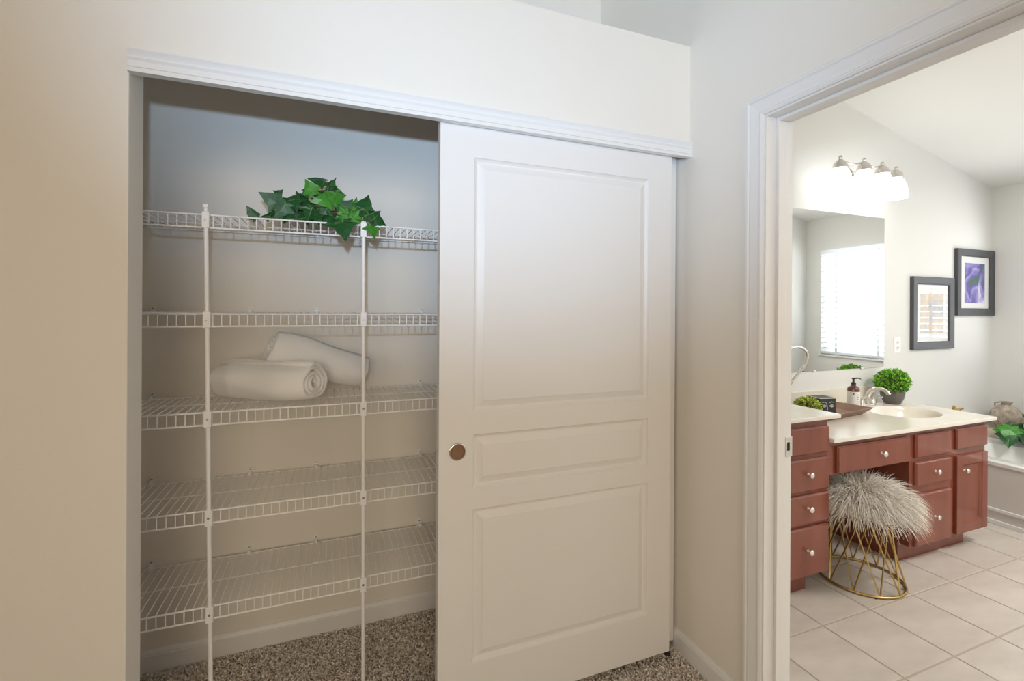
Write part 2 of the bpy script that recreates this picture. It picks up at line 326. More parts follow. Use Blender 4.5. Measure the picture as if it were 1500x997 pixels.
# ------------------------------------------------------------------ bathroom shell
struct('floor_bathroom', MB().box((1.42, -.7, -.1), (5.2, 2.25, -.0025)), GROUT)
fb = bpy.data.objects['floor_bathroom']; tcache = {}
P = .3185
for i in range(-2, 10):
    for j in range(-7, 4):
        x0, x1 = 2.047 + i * P + .0042, 2.047 + (i + 1) * P - .0042; y0, y1 = 1.4425 + j * P + .0042, 1.4425 + (j + 1) * P - .0042
        x0, x1, y0, y1 = max(x0, 1.43), min(x1, 4.12), max(y0, -.69), min(y1, 2.19)
        if x1 - x0 < .02 or y1 - y0 < .02: continue
        k = (round(x1 - x0, 4), round(y1 - y0, 4))
        if k not in tcache: tcache[k] = mesh_of('tile', MB().box((0, 0, -.008), (x1 - x0, y1 - y0, 0), bev=.0015), TILE)
        obj('tile', tcache[k], None, fb, loc=(x0, y0, 0))
struct('wall_vanity', MB().box((XWT, YV, 0), (XF + .1, YV + .1, ZC)), BWALL)
WY0, WY1, WZ0, WZ1 = .74, 1.95, .92, 2.07
m = MB().box((XF, .44, 0), (XF + .1, WY0, 2.7)); m.box((XF, WY1, 0), (XF + .1, YV, 2.7)); m.box((XF, WY0, 0), (XF + .1, WY1, WZ0)); m.box((XF, WY0, WZ1), (XF + .1, WY1, 2.7))
struct('wall_far', m, BWALL)
struct('wall_alcove', MB().box((4.06, .44, 0), (XF, .56, 2.75)), BWALL)
m = MB().box((XWT, -.8, 0), (4.16, -.7, ZC)); m.box((4.06, -.7, 0), (4.16, .44, ZC))
struct('wall_bathroom', m, BWALL)
zc = lambda x: 2.425 + .2245 * (XF - x)
m = MB().add([(XWT, -.8, zc(XWT)), (XF + .1, -.8, zc(XF + .1)), (XF + .1, YV + .05, zc(XF + .1)), (XWT, YV + .05, zc(XWT))] + [(XWT, -.8, zc(XWT) + .1), (XF + .1, -.8, zc(XF) + .1), (XF + .1, YV + .05, zc(XF) + .1), (XWT, YV + .05, zc(XWT) + .1)],
             [(0, 1, 2, 3), (4, 5, 6, 7), (0, 1, 5, 4), (1, 2, 6, 5), (2, 3, 7, 6), (3, 0, 4, 7)])
struct('ceiling_bathroom', m, CEIL)
# window over the tub
wn = empty('window_1', (XF, 0, 0)); wn['kind'] = 'structure'
m = MB()
for a, b in (((.05, WY0, WZ0), (.1, WY1, WZ0 + .04)), ((.05, WY0, WZ1 - .04), (.1, WY1, WZ1)), ((.05, WY0, WZ0 + .04), (.1, WY0 + .04, WZ1 - .04)), ((.05, WY1 - .04, WZ0 + .04), (.1, WY1, WZ1 - .04)), ((.055, WY0 + .04, 1.475), (.095, WY1 - .04, 1.515))): m.box(a, b)
obj('window_frame', m, TRIM, wn)
obj('pane', MB().box((.073, WY0 + .04, WZ0 + .04), (.077, WY1 - .04, 1.475)), GLASS, wn); obj('pane', MB().box((.073, WY0 + .04, 1.515), (.077, WY1 - .04, WZ1 - .04)), GLASS, wn)
obj('window_sill', MB().box((-.02, WY0 - .02, WZ0 - .02), (.05, WY1 + .02, WZ0), bev=.003), TRIM, wn)
bl = empty('window_blind', (XF, (WY0 + WY1) / 2, WZ0)); setp(bl, 'white horizontal slat blind covering the window above the tub', 'window blind')
hw = (WY1 - WY0) / 2 - .006
obj('headrail', MB().box((-.03, -hw, 1.10), (.03, hw, 1.148), bev=.003), BLIND, bl); obj('bottom_rail', MB().box((-.024, -hw, .012), (.024, hw, .03), bev=.004), BLIND, bl)
sm = mesh_of('slat', MB().prism([(-.030, -.005), (-.015, -.0005), (.015, .0015), (.030, -.001), (.030, .001), (.015, .0035), (-.015, .0015), (-.030, -.003)], (0, -hw, 0), (0, hw, 0), (.62, 0, -.78), (.78, 0, .62)), BLIND)
for k in range(19): obj('slat', sm, None, bl, loc=(0, 0, .055 + k * .0562))
for yy in (-.42, 0, .42): obj('ladder_tape', MB().box((-.026, yy - .012, .02), (-.0253, yy + .012, 1.11)), BLIND, bl)

# ------------------------------------------------------------------ wire shelves
SY, LIP = 1.815, .042; SX0, SX1 = -.755, 1.325
def wire_mesh(pts, rr, n=6): return mesh_of('cross_wire', MB().tube(pts, rr, n), WIRE, 60)
cwm = wire_mesh([(0, YCB - .018 - SY, 0), (0, .004, 0), (0, .001, -.001), (0, 0, -.004), (0, 0, -LIP)], .0019, 5)
shelf_z = [1.700, 1.373, 1.047, .722, .404]
desc = ['holding the ivy, topmost in the closet', 'empty, between the ivy shelf and the towel shelf', 'with the rolled towels', 'empty, just below the towel shelf', 'empty, lowest above the carpet']
for z, ds in zip(shelf_z, desc):
    t = empty('wire_shelf', (SX0, SY, z)); setp(t, 'white ventilated wire shelf ' + ds, 'shelf', 'wire shelves in the closet')
    L = SX1 - SX0; by = YCB - .018 - SY
    for nm, y, zz, r in (('front_rod', -.002, .0, .0033), ('lower_rod', -.0015, -LIP, .0033), ('middle_rod', .168, -.003, .0024), ('back_rod', by, -.003, .0027)):
        obj(nm, MB().tube([(0, y, zz), (L, y, zz)], r, 8), WIRE, t, 60)
    for k in range(int(L / .0254)): obj('cross_wire', cwm, None, t, loc=(.012 + k * .0254, 0, .0022))
    for cx in (-.63, -.30, -.05, .39, .75, 1.1):
        c = obj('wall_clip', MB().box((cx - SX0 - .006, by - .006, -.008), (cx - SX0 + .006, by + .018, .008), bev=.002).box((cx - SX0 - .006, by + .012, .006), (cx - SX0 + .006, by + .018, .022)), CLIP, t)
        obj('nail', MB().lathe([(.0032, 0), (.0032, .0015), (.001, .002)], 8, axis='Y', c=(cx - SX0, by + .0118, .016)), SCREW, c)
def pole(xt, xb, zt, label):
    t = empty('shelf_pole', (xb, SY - .0125, 0)); setp(t, label, 'shelf pole', 'poles carrying the wire shelves')
    dx = xt - xb
    X = lambda z: dx * z / zt
    obj('tube', MB().tube([(0, 0, .012), (X(zt), 0, zt)], .0068, 12), WIRE, t, 60)
    obj('foot', MB().lathe([(.010, 0), (.010, .014), (.008, .018)], 12, c=(0, 0, .0)), CLIP, t, 40)
    obj('end_cap', MB().box((dx - .008, -.008, zt), (dx + .008, .008, zt + .012), bev=.002), CLIP, t)
    for z in shelf_z:
        zz = z - LIP / 2 + .002
        b = obj('bracket', MB().box((X(zz) - .0105, -.0095, zz - .0265), (X(zz) + .0105, .0105, zz + .0265), bev=.0015), CLIP, t)
        obj('screw', MB().lathe([(.0038, 0), (.0036, .0012), (.001, .0014)], 10, axis='Y', c=(X(zz), -.0095, zz)), SCREW, b)
pole(-.381, -.358, 1.722, 'white shelf pole in front of the empty end of the shelves')
pole(.114, .122, 1.700, 'white shelf pole beside the rolled towels and hanging ivy leaves')

# ------------------------------------------------------------------ rolled towels
def towel(name, R, thick, L, turns, label, seed, squash=.86):
    rr = random.Random(seed); t = MB(); nth = int(turns * 26); nc = 7; loop = []
    half = thick / 2
    for k in range(9): s = -L / 2 + half + (L - thick) * k / 8; loop.append((s, half))
    for k in range(1, nc): a = PI / 2 - PI * k / nc; loop.append((L / 2 - half + half * math.cos(a), half * math.sin(a)))
    for k in range(9): s = L / 2 - half - (L - thick) * k / 8; loop.append((s, -half))
    for k in range(1, nc): a = -PI / 2 - PI * k / nc; loop.append((-L / 2 + half + half * math.cos(a), half * math.sin(a)))
    n = len(loop); vs = []; fs = []
    ph = [rr.uniform(0, 6) for _ in range(6)]
    for i in range(nth + 1):
        th = 2 * PI * turns * i / nth; r = R - half - (thick * .94) * (turns - th / (2 * PI))
        r = max(r, half * .9)
        for s, q in loop:
            bulge = 1 - .10 * (abs(s) / (L / 2)) ** 3
            wob = .0030 * math.sin(3 * th + ph[0] + 9 * s) + .0022 * math.sin(5 * th + ph[1] - 17 * s) + .0035 * math.sin(22 * s + ph[2] + th)
            off = .006 * math.sin(th * .9 + ph[3])
            rad = (r + q) * bulge + wob * (1 if r > R * .6 else .3)
            vs.append((s + off, rad * math.cos(th), rad * math.sin(th) * squash))
    for i in range(nth):
        for k in range(n): fs.append((i * n + k, i * n + (k + 1) % n, (i + 1) * n + (k + 1) % n, (i + 1) * n + k))
    fs.append(tuple(range(n))); fs.append(tuple(nth * n + k for k in range(n)))
    t.add(vs, fs); o = obj(name, t, TOWEL, None, 180); setp(o, label, 'towel', 'rolled towels on the wire shelf'); return o
def orient(o, ax, center, spin=0.0):
    ax = Vector(ax).normalized(); z = Vector((0, 0, 1)); y = z.cross(ax).normalized(); z = ax.cross(y)
    M = Matrix((ax, y, z)).transposed().to_4x4() @ Matrix.Rotation(spin, 4, 'X'); M.translation = center; o.matrix_world = M
tw1 = towel('rolled_towel', .090, .0200, .37, 3.3, 'white rolled towel lying in front, its spiral end showing', 3)
orient(tw1, (.85, -.52, -.01), (-.205, 1.925, 1.049 + .0795))
tw2 = towel('rolled_towel', .090, .0200, .37, 3.2, 'white rolled towel leaning tilted across the one in front', 5)
orient(tw2, (-.92, -.20, .33), (-.045, 2.045, 1.049 + .135))

# ------------------------------------------------------------------ ivy
def leaf_mesh(name, m, fold, bend, seed):
    rr = random.Random(seed)
    half = [(0, 0), (.10, -.10), (.34, -.12), (.26, .06), (.56, .20), (.33, .38), (.30, .52), (.13, .74), (0, 1.0)]
    mid = [(0, 0), (0, .05), (0, .18), (0, .3), (0, .45), (0, .7), (0, 1.0)]
    mb = MB()
    def P(x, y): x2 = x * rr.uniform(.95, 1.05) if x else x; return (x2, y, -abs(x2) * fold - bend * (y - .3) ** 2 + .05 * math.sin(9 * x2))
    for s in (1, -1):
        out = [P(s * x, y) for x, y in half]; c = P(0, .16); c2 = P(0, .5)
        vs = out + [c, c2]
        mb.add(vs, [(0, 1, 9), (1, 2, 9), (2, 3, 9), (3, 4, 9), (4, 5, 9), (5, 10, 9), (5, 6, 10), (6, 7, 10), (7, 8, 10)][::1])
    # raised pale veins
    def vein(a, b, wd):
        a, b = Vector(P(*a)), Vector(P(*b)); d = (b - a).normalized(); n = d.cross(Vector((0, 0, 1))).normalized() * wd; up = Vector((0, 0, .03))
        mb.add([a + n + up, a - n + up, b + up * .6], [(0, 1, 2)], 1)
    vein((0, 0), (0, .92), .022)
    for s in (1, -1): vein((0, .08), (s * .46, .19), .012); vein((0, .06), (s * .27, -.07), .01)
    return mesh_of(name, mb, [m, VEIN])
LEAVES = {k: [leaf_mesh('leaf', m, f, b, i) for i, (f, b) in enumerate(((.12, .25), (.35, .1), (.05, .45)))] for k, m in (('D', LEAF_D), ('B', LEAF_B), ('G', LEAF_G))}
def put_leaf(root, pos, size, ang, nx, nz, kind, var, ny=-1.0):
    n = Vector((nx, ny, nz)).normalized(); t = Vector((math.cos(ang), 0, math.sin(ang))); t = (t - n * t.dot(n)).normalized(); x = t.cross(n)
    o = obj('leaf', LEAVES[kind][var % 3], None, root)
    M = Matrix((x * size, t * size, n * size)).transposed().to_4x4(); M.translation = Vector(pos) - t * size * .4 - root.location
    o.matrix_local = M; return o
z1 = shelf_z[0]
iv = empty('ivy_plant', (-.02, 1.93, z1 + .004)); setp(iv, 'green ivy with star-shaped leaves lying on the top closet shelf', 'plant')
S4 = lambda x, y: (340 + x / 6.25, 250 + y / 6.25)
ivl = [(360, 262, 1.86, .088, 150, 'G', 0, .3), (450, 355, 1.84, .078, 235, 'G', 1, -.3), (565, 270, 1.86, .080, 60, 'D', 0, -.2), (575, 300, 1.85, .06, 280, 'D', 2, .4), (190, 385, 1.86, .062, 130, 'G', 1, .8), (715, 155, 1.89, .072, 120, 'B', 0, .2), (790, 82, 1.93, .075, 175, 'D', 1, .1),
       (905, 120, 1.92, .062, 45, 'D', 1, -.5), (965, 180, 1.90, .072, 350, 'D', 0, .3), (845, 265, 1.85, .092, 195, 'B', 0, .1), (965, 275, 1.86, .085, 290, 'B', 2, .3), (715, 390, 1.84, .074, 250, 'D', 1, .2), (840, 350, 1.86, .074, 320, 'D', 2, 0), (560, 395, 1.86, .066, 300, 'G', 2, .3), (1060, 300, 1.86, .066, 60, 'G', 0, .2),
       (1115, 310, 1.85, .066, 80, 'B', 1, -.6), (1010, 415, 1.83, .070, 215, 'B', 0, 0), (1140, 450, 1.82, .076, 330, 'B', 2, .2), (1215, 300, 1.83, .088, 75, 'D', 0, -.2), (1270, 395, 1.82, .085, 35, 'D', 1, .2), (1350, 460, 1.81, .066, 340, 'D', 2, .3), (1285, 545, 1.785, .070, 275, 'B', 0, .1),
       (1020, 520, 1.78, .102, 278, 'D', 0, 0), (930, 480, 1.80, .066, 200, 'D', 2, .2), (650, 440, 1.85, .06, 200, 'D', 1, .2), (460, 425, 1.86, .05, 215, 'G', 1, .2), (780, 430, 1.85, .06, 280, 'D', 2, .1), (310, 425, 1.87, .04, 180, 'D', 1, 0), (880, 430, 1.86, .06, 240, 'D', 0, 0), (690, 300, 1.9, .066, 90, 'D', 2, .2), (1090, 390, 1.86, .066, 30, 'D', 0, 0), (760, 340, 1.9, .07, 300, 'D', 1, -.2), (620, 360, 1.9, .066, 120, 'D', 0, .1), (920, 370, 1.92, .07, 45, 'D', 1, .1), (520, 330, 1.92, .06, 200, 'D', 2, .1), (820, 200, 1.94, .066, 60, 'D', 0, .2), (1000, 350, 1.92, .066, 120, 'D', 2, .1), (640, 250, 1.90, .06, 20, 'D', 0, .2), (400, 400, 1.88, .05, 320, 'D', 2, .2), (500, 420, 1.85, .055, 250, 'D', 0, -.2), (700, 210, 1.9, .05, 300, 'D', 1, .3), (1180, 390, 1.84, .06, 200, 'G', 2, .2), (1070, 470, 1.82, .06, 300, 'B', 1, .3), (880, 300, 1.88, .06, 30, 'D', 2, .2), (430, 195, 1.88, .04, 50, 'D', 1, .4)]
root_pts = [(-.06, .0, .012), (.0, .02, .012), (.05, -.01, .012)]
for i, (zx, zy, Y, sz, ang, kd, vr, nx) in enumerate(ivl):
    p = atY(*S4(zx, zy), Y); p.z = max(p.z, z1 + .018) if Y > 1.81 else p.z
    put_leaf(iv, p, sz * .9, math.radians(ang), nx + random.uniform(-.3, .3), random.uniform(-.1, 1.0), kd, vr)
    q = p - iv.location; b = Vector(root_pts[i % 3]); a0 = math.radians(ang); e = q - Vector((math.cos(a0), 0, math.sin(a0))) * sz * .42
    midp = (b + e) / 2 + Vector((0, 0, .03)); midp.z = max(midp.z, .03)
    pts = [b * (1 - t) ** 2 + midp * 2 * t * (1 - t) + e * t * t for t in (0, .25, .5, .75, 1)]
    obj('stem', MB().tube(pts, [.0026, .0022, .0019, .0015, .0011], 5), STEM, iv)

# ------------------------------------------------------------------ vanity
YF, YD = 1.612, 1.594          # face frame, drawer-front face
ZR, ZL = .766, .885            # worktop heights
def knob(parent, x, z, y=YD):
    k = obj('knob', MB().lathe([(.0075, 0), (.0075, .002), (.0045, .005), (.0045, .013), (.012, .0165), (.0145, .020), (.0145, .0225), (.012, .026), (.006, .0275), (.0005, .028)], 16, axis='Y'), KNOB, parent, 50, (x, y, z)); return k
def slab(x0, x1, z0, z1):
    mb = MB(); y0, y1 = YD, YF; b = .0065
    rings = [[(x0 + i, y, z0 + i), (x1 - i, y, z0 + i), (x1 - i, y, z1 - i), (x0 + i, y, z1 - i)] for i, y in ((0, y1), (0, y0 + .007), (.003, y0 + .0055), (.003, y0 + .004), (b, y0))]
    vs = [p for r in rings for p in r]; fs = [(3, 2, 1, 0), (16, 17, 18, 19)]
    for i in range(4):
        for k in range(4): fs.append((i * 4 + k, i * 4 + (k + 1) % 4, (i + 1) * 4 + (k + 1) % 4, (i + 1) * 4 + k))
    return mb.add(vs, fs)
def rel(mb, root):
    l = root.location; mb.v = [(x - l.x, y - l.y, z - l.z) for x, y, z in mb.v]; return mb
def cab_body(root, x0, x1, ztop, toe_x1=None, low=(0, 0)):
    b = MB().box((x0, YF, .105), (x1, YF + .02, ztop)).box((x0, YF + .02, .105), (x1, YV - .002, .123)).box((x0, YV - .01, .123), (x1, YV - .002, ztop))
    for xa, xb, zz in ((x0, x0 + .016, low[0] or ztop), (x1 - .016, x1, low[1] or ztop)): b.box((xa, YF + .02, .123), (xb, YV - .01, zz))
    obj('body', rel(b, root), WOOD, root)
    obj('toe_kick', rel(MB().box((x0, YF + .055, 0), (x1 if toe_x1 is None else toe_x1, YV - .002, .105)), root), WOOD, root)
def front(root, name, x0, x1, z0, z1, kn=None):
    o = obj(name, rel(slab(x0, x1, z0, z1), root), WOOD, root)
    if kn: knob(o, kn[0] - root.location.x, kn[1] - root.location.z, YD - root.location.y)
    return o
# tall drawer cabinet
LX0, LX1 = 1.87, 2.312
c = empty('drawer_cabinet', (LX0, YF, 0)); setp(c, 'taller cherry wood drawer cabinet next to the stool', 'cabinet', 'cherry vanity cabinets')
cab_body(c, LX0, LX1, ZL - .02, 2.235)
for z0, z1, kn in ((.700, .828, None), (.522, .678, 1), (.366, .505, 1), (.112, .349, 1)): front(c, 'drawer', LX0 + .02, LX1 - .006, z0, z1, (2.155, (z0 + z1) / 2 + .008) if kn else None)
wt = empty('worktop', (LX0, YF, ZL - .02)); setp(wt, 'higher cream marble worktop on the tall drawer cabinet', 'worktop', 'cream vanity worktops')
obj('slab', rel(MB().box((LX0 - .06, 1.578, ZL - .02), (2.366, YV, ZL), bev=.004), wt), COUNTER, wt)
obj('backsplash', rel(MB().box((LX0 - .06, YV - .018, ZL), (2.366, YV, ZL + .1), bev=.003), wt), COUNTER, wt)
# knee drawer, drawer bank, door unit
RT = ZR - .02
c = empty('knee_drawer_unit', (LX1, YF, 0)); setp(c, 'cherry wood knee-space drawer unit above the fluffy stool', 'cabinet', 'cherry vanity cabinets')
b = MB().box((LX1, YF, .575), (2.965, YF + .02, RT)); b.box((LX1, YF + .02, .62), (2.965, YV - .002, RT)); obj('apron_rail', rel(b, c), WOOD, c)
obj('back_panel', rel(MB().box((LX1, YV - .014, .09), (2.965, YV - .002, .62)), c), WOODIN, c); front(c, 'drawer', 2.368, 2.938, .581, .716, (2.70, .652))
c = empty('drawer_cabinet', (2.965, YF, 0)); setp(c, 'lower cherry drawer cabinet between the knee space and the panelled door', 'cabinet', 'cherry vanity cabinets')
cab_body(c, 2.965, 3.347, RT, None, (0, .6))
for z0, z1, kn in ((.590, .716, None), (.434, .565, 1), (.104, .388, 1)): front(c, 'drawer', 2.998, 3.326, z0, z1, (3.165, (z0 + z1) / 2 + .004) if kn else None)
c = empty('door_cabinet', (3.347, YF, 0)); setp(c, 'cherry cabinet with a framed panel door beside the tub', 'cabinet', 'cherry vanity cabinets')
cab_body(c, 3.347, 3.690, RT, 3.59, (.6, 0)); front(c, 'false_drawer', 3.375, 3.686, .598, .717)
mb = MB(); x0, x1, z0, z1 = 3.375, 3.686, .110, .561; s = .055
mb.box((x0, YD, z0), (x0 + s, YF, z1), bev=.002); mb.box((x1 - s, YD, z0), (x1, YF, z1), bev=.002); mb.box((x0 + s, YD + .0003, z0), (x1 - s, YF, z0 + s), bev=.002); mb.box((x0 + s, YD + .0003, z1 - s), (x1 - s, YF, z1), bev=.002)
dr = obj('door', rel(mb, c), WOOD, c)
obj('door_panel', rel(MB().add([(x0 + s, YD + .003, z0 + s), (x1 - s, YD + .003, z0 + s), (x1 - s, YD + .003, z1 - s), (x0 + s, YD + .003, z1 - s), (x0 + s + .012, YD + .011, z0 + s + .012), (x1 - s - .012, YD + .011, z0 + s + .012), (x1 - s - .012, YD + .011, z1 - s - .012), (x0 + s + .012, YD + .011, z1 - s - .012)], [(0, 1, 5, 4), (1, 2, 6, 5), (2, 3, 7, 6), (3, 0, 4, 7), (4, 5, 6, 7)]), c), WOOD, dr)
knob(dr, 3.437 - 3.347, .478, YD - YF)
# lower worktop with the integral oval basin
wt = empty('worktop', (LX1, YF, RT)); setp(wt, 'lower cream marble worktop with an oval basin', 'worktop', 'cream vanity worktops')
X0, X1, Y0, Y1 = LX1 + .002, 3.745, 1.578, YV; bcx, bcy, ba, bb_ = 3.37, 1.86, .225, .165; N = 48; mb = MB(); vs = []; fs = []
def on_rect(a):
    dx, dy = math.cos(a), math.sin(a); ks = []
    if dx > 1e-6: ks.append((X1 - bcx) / dx)
    if dx < -1e-6: ks.append((X0 - bcx) / dx)
    if dy > 1e-6: ks.append((Y1 - bcy) / dy)
    if dy < -1e-6: ks.append((Y0 - bcy) / dy)
    k = min(ks); return bcx + dx * k, bcy + dy * k
angs = sorted([2 * PI * k / N for k in range(N)] + [math.atan2(yy - bcy, xx - bcx) % (2 * PI) for xx in (X0, X1) for yy in (Y0, Y1)]); N = len(angs)
for a in angs: x, y = on_rect(a); vs.append((x, y, RT))
for a in angs: x, y = on_rect(a); vs.append((x, y, ZR - .004))
for a in angs: x, y = on_rect(a); vs.append((x + (bcx - x) * .006, y + (bcy - y) * .006, ZR))
for a in angs: vs.append((bcx + ba * math.cos(a), bcy + bb_ * math.sin(a), ZR))
for i in range(3):
    for k in range(N): fs.append((i * N + k, i * N + (k + 1) % N, (i + 1) * N + (k + 1) % N, (i + 1) * N + k))
obj('slab', rel(mb.add(vs, fs), wt), COUNTER, wt, 30)
mb = MB(); vs = []; fs = []; pr = [(1, 0), (.97, -.006), (.93, -.022), (.82, -.065), (.62, -.10), (.3, -.118), (.06, -.122)]
for s, h in pr:
    for a in angs: vs.append((bcx + ba * s * math.cos(a), bcy + bb_ * s * math.sin(a), ZR + h))
for i in range(len(pr) - 1):
    for k in range(N): fs.append((i * N + k, i * N + (k + 1) % N, (i + 1) * N + (k + 1) % N, (i + 1) * N + k))
fs.append(tuple((len(pr) - 1) * N + k for k in range(N))); obj('basin', rel(mb.add(vs, fs), wt), COUNTER, wt, 60)
obj('backsplash', rel(MB().box((X0, YV - .018, ZR), (3.60, YV, ZR + .1), bev=.003), wt), COUNTER, wt)

# mirror, outlet
mr = empty('wall_mirror', (2.2, YV, 1.0)); setp(mr, 'large frameless wall mirror above the vanity', 'mirror')
MX1 = atY(1293.8, 430, YV).x; MZ0 = atY(1293.5, 537, YV).z; MZ1 = atY(1294, 319.8, YV).z
obj('glass', rel(MB().box((1.75, YV - .006, MZ0), (MX1, YV - .0005, MZ1)), mr), MIRROR, mr)
for xx in (2.75, 3.02, 3.5): obj('mirror_clip', rel(MB().box((xx - .012, YV - .009, MZ0 - .006), (xx + .012, YV - .0005, MZ0 + .007), bev=.001), mr), CLIP, mr)
pc = atY(1313.5, 505, YV); ot = empty('outlet', (pc.x, YV, pc.z)); setp(ot, 'white outlet plate on the wall between mirror and pictures', 'outlet')
obj('cover_plate', MB().box((-.036, -.006, -.058), (.036, 0, .058), bev=.002), CLIP, ot)
for zz in (-.02, .02):
    s_ = obj('socket', MB().lathe([(.0165, .005), (.0165, .008), (.001, .008)], 16, axis='Y', c=(0, 0, zz)), TRIM, ot)
    obj('slot', MB().box((-.007, -.0088, zz - .004), (-.005, -.008, zz + .005)).box((.005, -.0088, zz - .004), (.007, -.008, zz + .005)), DARK, s_)

# vanity light bar with four shades
lt = empty('vanity_light', (3.32, YV, 2.33)); setp(lt, 'four-shade brushed nickel light bar above the mirror, lit', 'light fixture')
LP = [(3.025, 2.035), (3.215, 2.010), (3.405, 2.016), (3.597, 2.045)]
obj('back_plate', rel(MB().lathe([(.075, 0), (.075, .012), (.06, .022), (.001, .024)], 28, axis='Y', c=(3.315, YV, 2.335), sy=.75), lt), CHROME, lt, 40)
bar = [Vector((LP[0][0], LP[0][1], 2.362))]
for i in range(3):
    a, b = Vector((*LP[i], 2.362)), Vector((*LP[i + 1], 2.362))
    for k in range(1, 9): s = k / 8; p = a.lerp(b, s); p.z -= .022 * math.sin(PI * s); bar.append(p)
obj('arched_bar', rel(MB().tube(bar, .005, 8).tube([(3.315, YV - .02, 2.335), (3.315, 2.03, 2.341)], .007, 8), lt), CHROME, lt, 50)
for x, y in LP:
    cpp = obj('shade_cap', rel(MB().lathe([(.001, 2.386), (.009, 2.383), (.0125, 2.374), (.009, 2.365), (.008, 2.361), (.020, 2.354), (.033, 2.340), (.040, 2.322), (.042, 2.304), (.001, 2.304)], 20, c=(x, y, 0)), lt), CHROME, lt, 50)
    obj('glass_shade', rel(MB().lathe([(.030, 2.303), (.044, 2.290), (.056, 2.262), (.064, 2.222), (.067, 2.185), (.066, 2.165), (.001, 2.168)], 24, c=(x, y, 0)), lt), SHADE, cpp, 50)
# framed pictures
def picture(px, label, pm, fwid, inset):
    tl, br = atY(px[0], px[1], YV), atY(px[2], px[3], YV); cx, cz = (tl.x + br.x) / 2, (tl.z + br.z) / 2; hw_, hh = abs(br.x - tl.x) / 2, abs(tl.z - br.z) / 2
    p = empty('framed_picture', (cx, YV, cz)); setp(p, label, 'picture', 'framed pictures on the vanity wall')
    fp = [(0, 0), (0, .022), (.004, .026), (fwid - .006, .022), (fwid, .016), (fwid, 0)]
    for a, b, au in (((-hw_, 0, hh), (hw_, 0, hh), (0, 0, -1)), ((hw_, 0, -hh), (-hw_, 0, -hh), (0, 0, 1)), ((-hw_, 0, -hh), (-hw_, 0, hh), (1, 0, 0)), ((hw_, 0, hh), (hw_, 0, -hh), (-1, 0, 0))):
        obj('frame_rail', MB().prism(fp, a, b, au, (0, -1, 0), 1, 1), FRAME, p)
    i = fwid - .004
    obj('mat_board', MB().box((-hw_ + i, -.008, -hh + i), (hw_ - i, -.003, hh - i)), MATB, p)
    obj('print', MB().box((-hw_ + inset[0], -.0095, -hh + inset[2]), (hw_ - inset[1], -.008, hh - inset[3])), pm, p)
    obj('pane', MB().box((-hw_ + i, -.0135, -hh + i), (hw_ - i, -.012, hh - i)), GLASS, p)
    return p
picture((1333, 404.5, 1392.5, 509.5), 'grey framed picture of a pale street, hung lower beside the outlet', PRINT_B, .058, (.115, .115, .12, .12))
picture((1398, 363.5, 1451.5, 462), 'grey framed picture of a violet flower, hung higher near the corner', PRINT_F, .058, (.125, .115, .10, .11))

# right faucet
pb = Vector((3.37, 2.075, ZR)); fc = empty('faucet', pb); setp(fc, 'brushed nickel arched faucet behind the oval basin', 'faucet')
obj('base_plate', MB().lathe([(.075, 0), (.075, .006), (.068, .012), (.001, .013)], 28, sy=.36), CHROME, fc, 40)
tip = atX(1301, 576, 3.37) - pb
sp_ = [Vector((0, .0, .008)), Vector((0, .004, .05))] + [Vector((0, tip.y * (1 - math.cos(a)) / 2 / .95, .05 + .068 * math.sin(a) + (tip.z - .05) * max(0, a / PI - .5) * 1.1)) for a in [PI * t / 12 for t in range(1, 12)]]
obj('spout', MB().tube(sp_, [.017, .0165] + [.016 - .0004 * k for k in range(11)], 12), CHROME, fc, 60)
for sx in (-1, 1):
    h = obj('handle', MB().lathe([(.018, 0), (.016, .012), (.012, .030), (.013, .040), (.001, .046)], 16, c=(sx * .055, 0, .008)), CHROME, fc, 50)
    obj('lever', MB().tube([(sx * .055, 0, .046), (sx * .058, -.03, .060), (sx * .060, -.055, .058)], [.008, .007, .005], 8), CHROME, h, 60)
# left gooseneck faucet on the higher worktop
gb = Vector((2.30, 2.02, ZL)); gf = empty('faucet', gb); setp(gf, 'slim curved gooseneck faucet on the higher worktop', 'faucet')
gp = [(1152, 585), (1156, 566), (1160, 557), (1168, 548), (1176, 539), (1181, 530), (1183, 522), (1181, 515), (1176, 510), (1169, 507.5), (1162, 508), (1156, 511), (1152, 516)]
gpts = [gb + Vector((0, 0, .004))] + [atY(x, y, 2.02 - .012 * k) for k, (x, y) in enumerate(gp)]
obj('spout', MB().tube([p - gb for p in gpts], .0085, 10), CHROME, gf, 60); obj('base_ring', MB().lathe([(.024, 0), (.024, .006), (.012, .014), (.001, .014)], 20), CHROME, gf, 40)

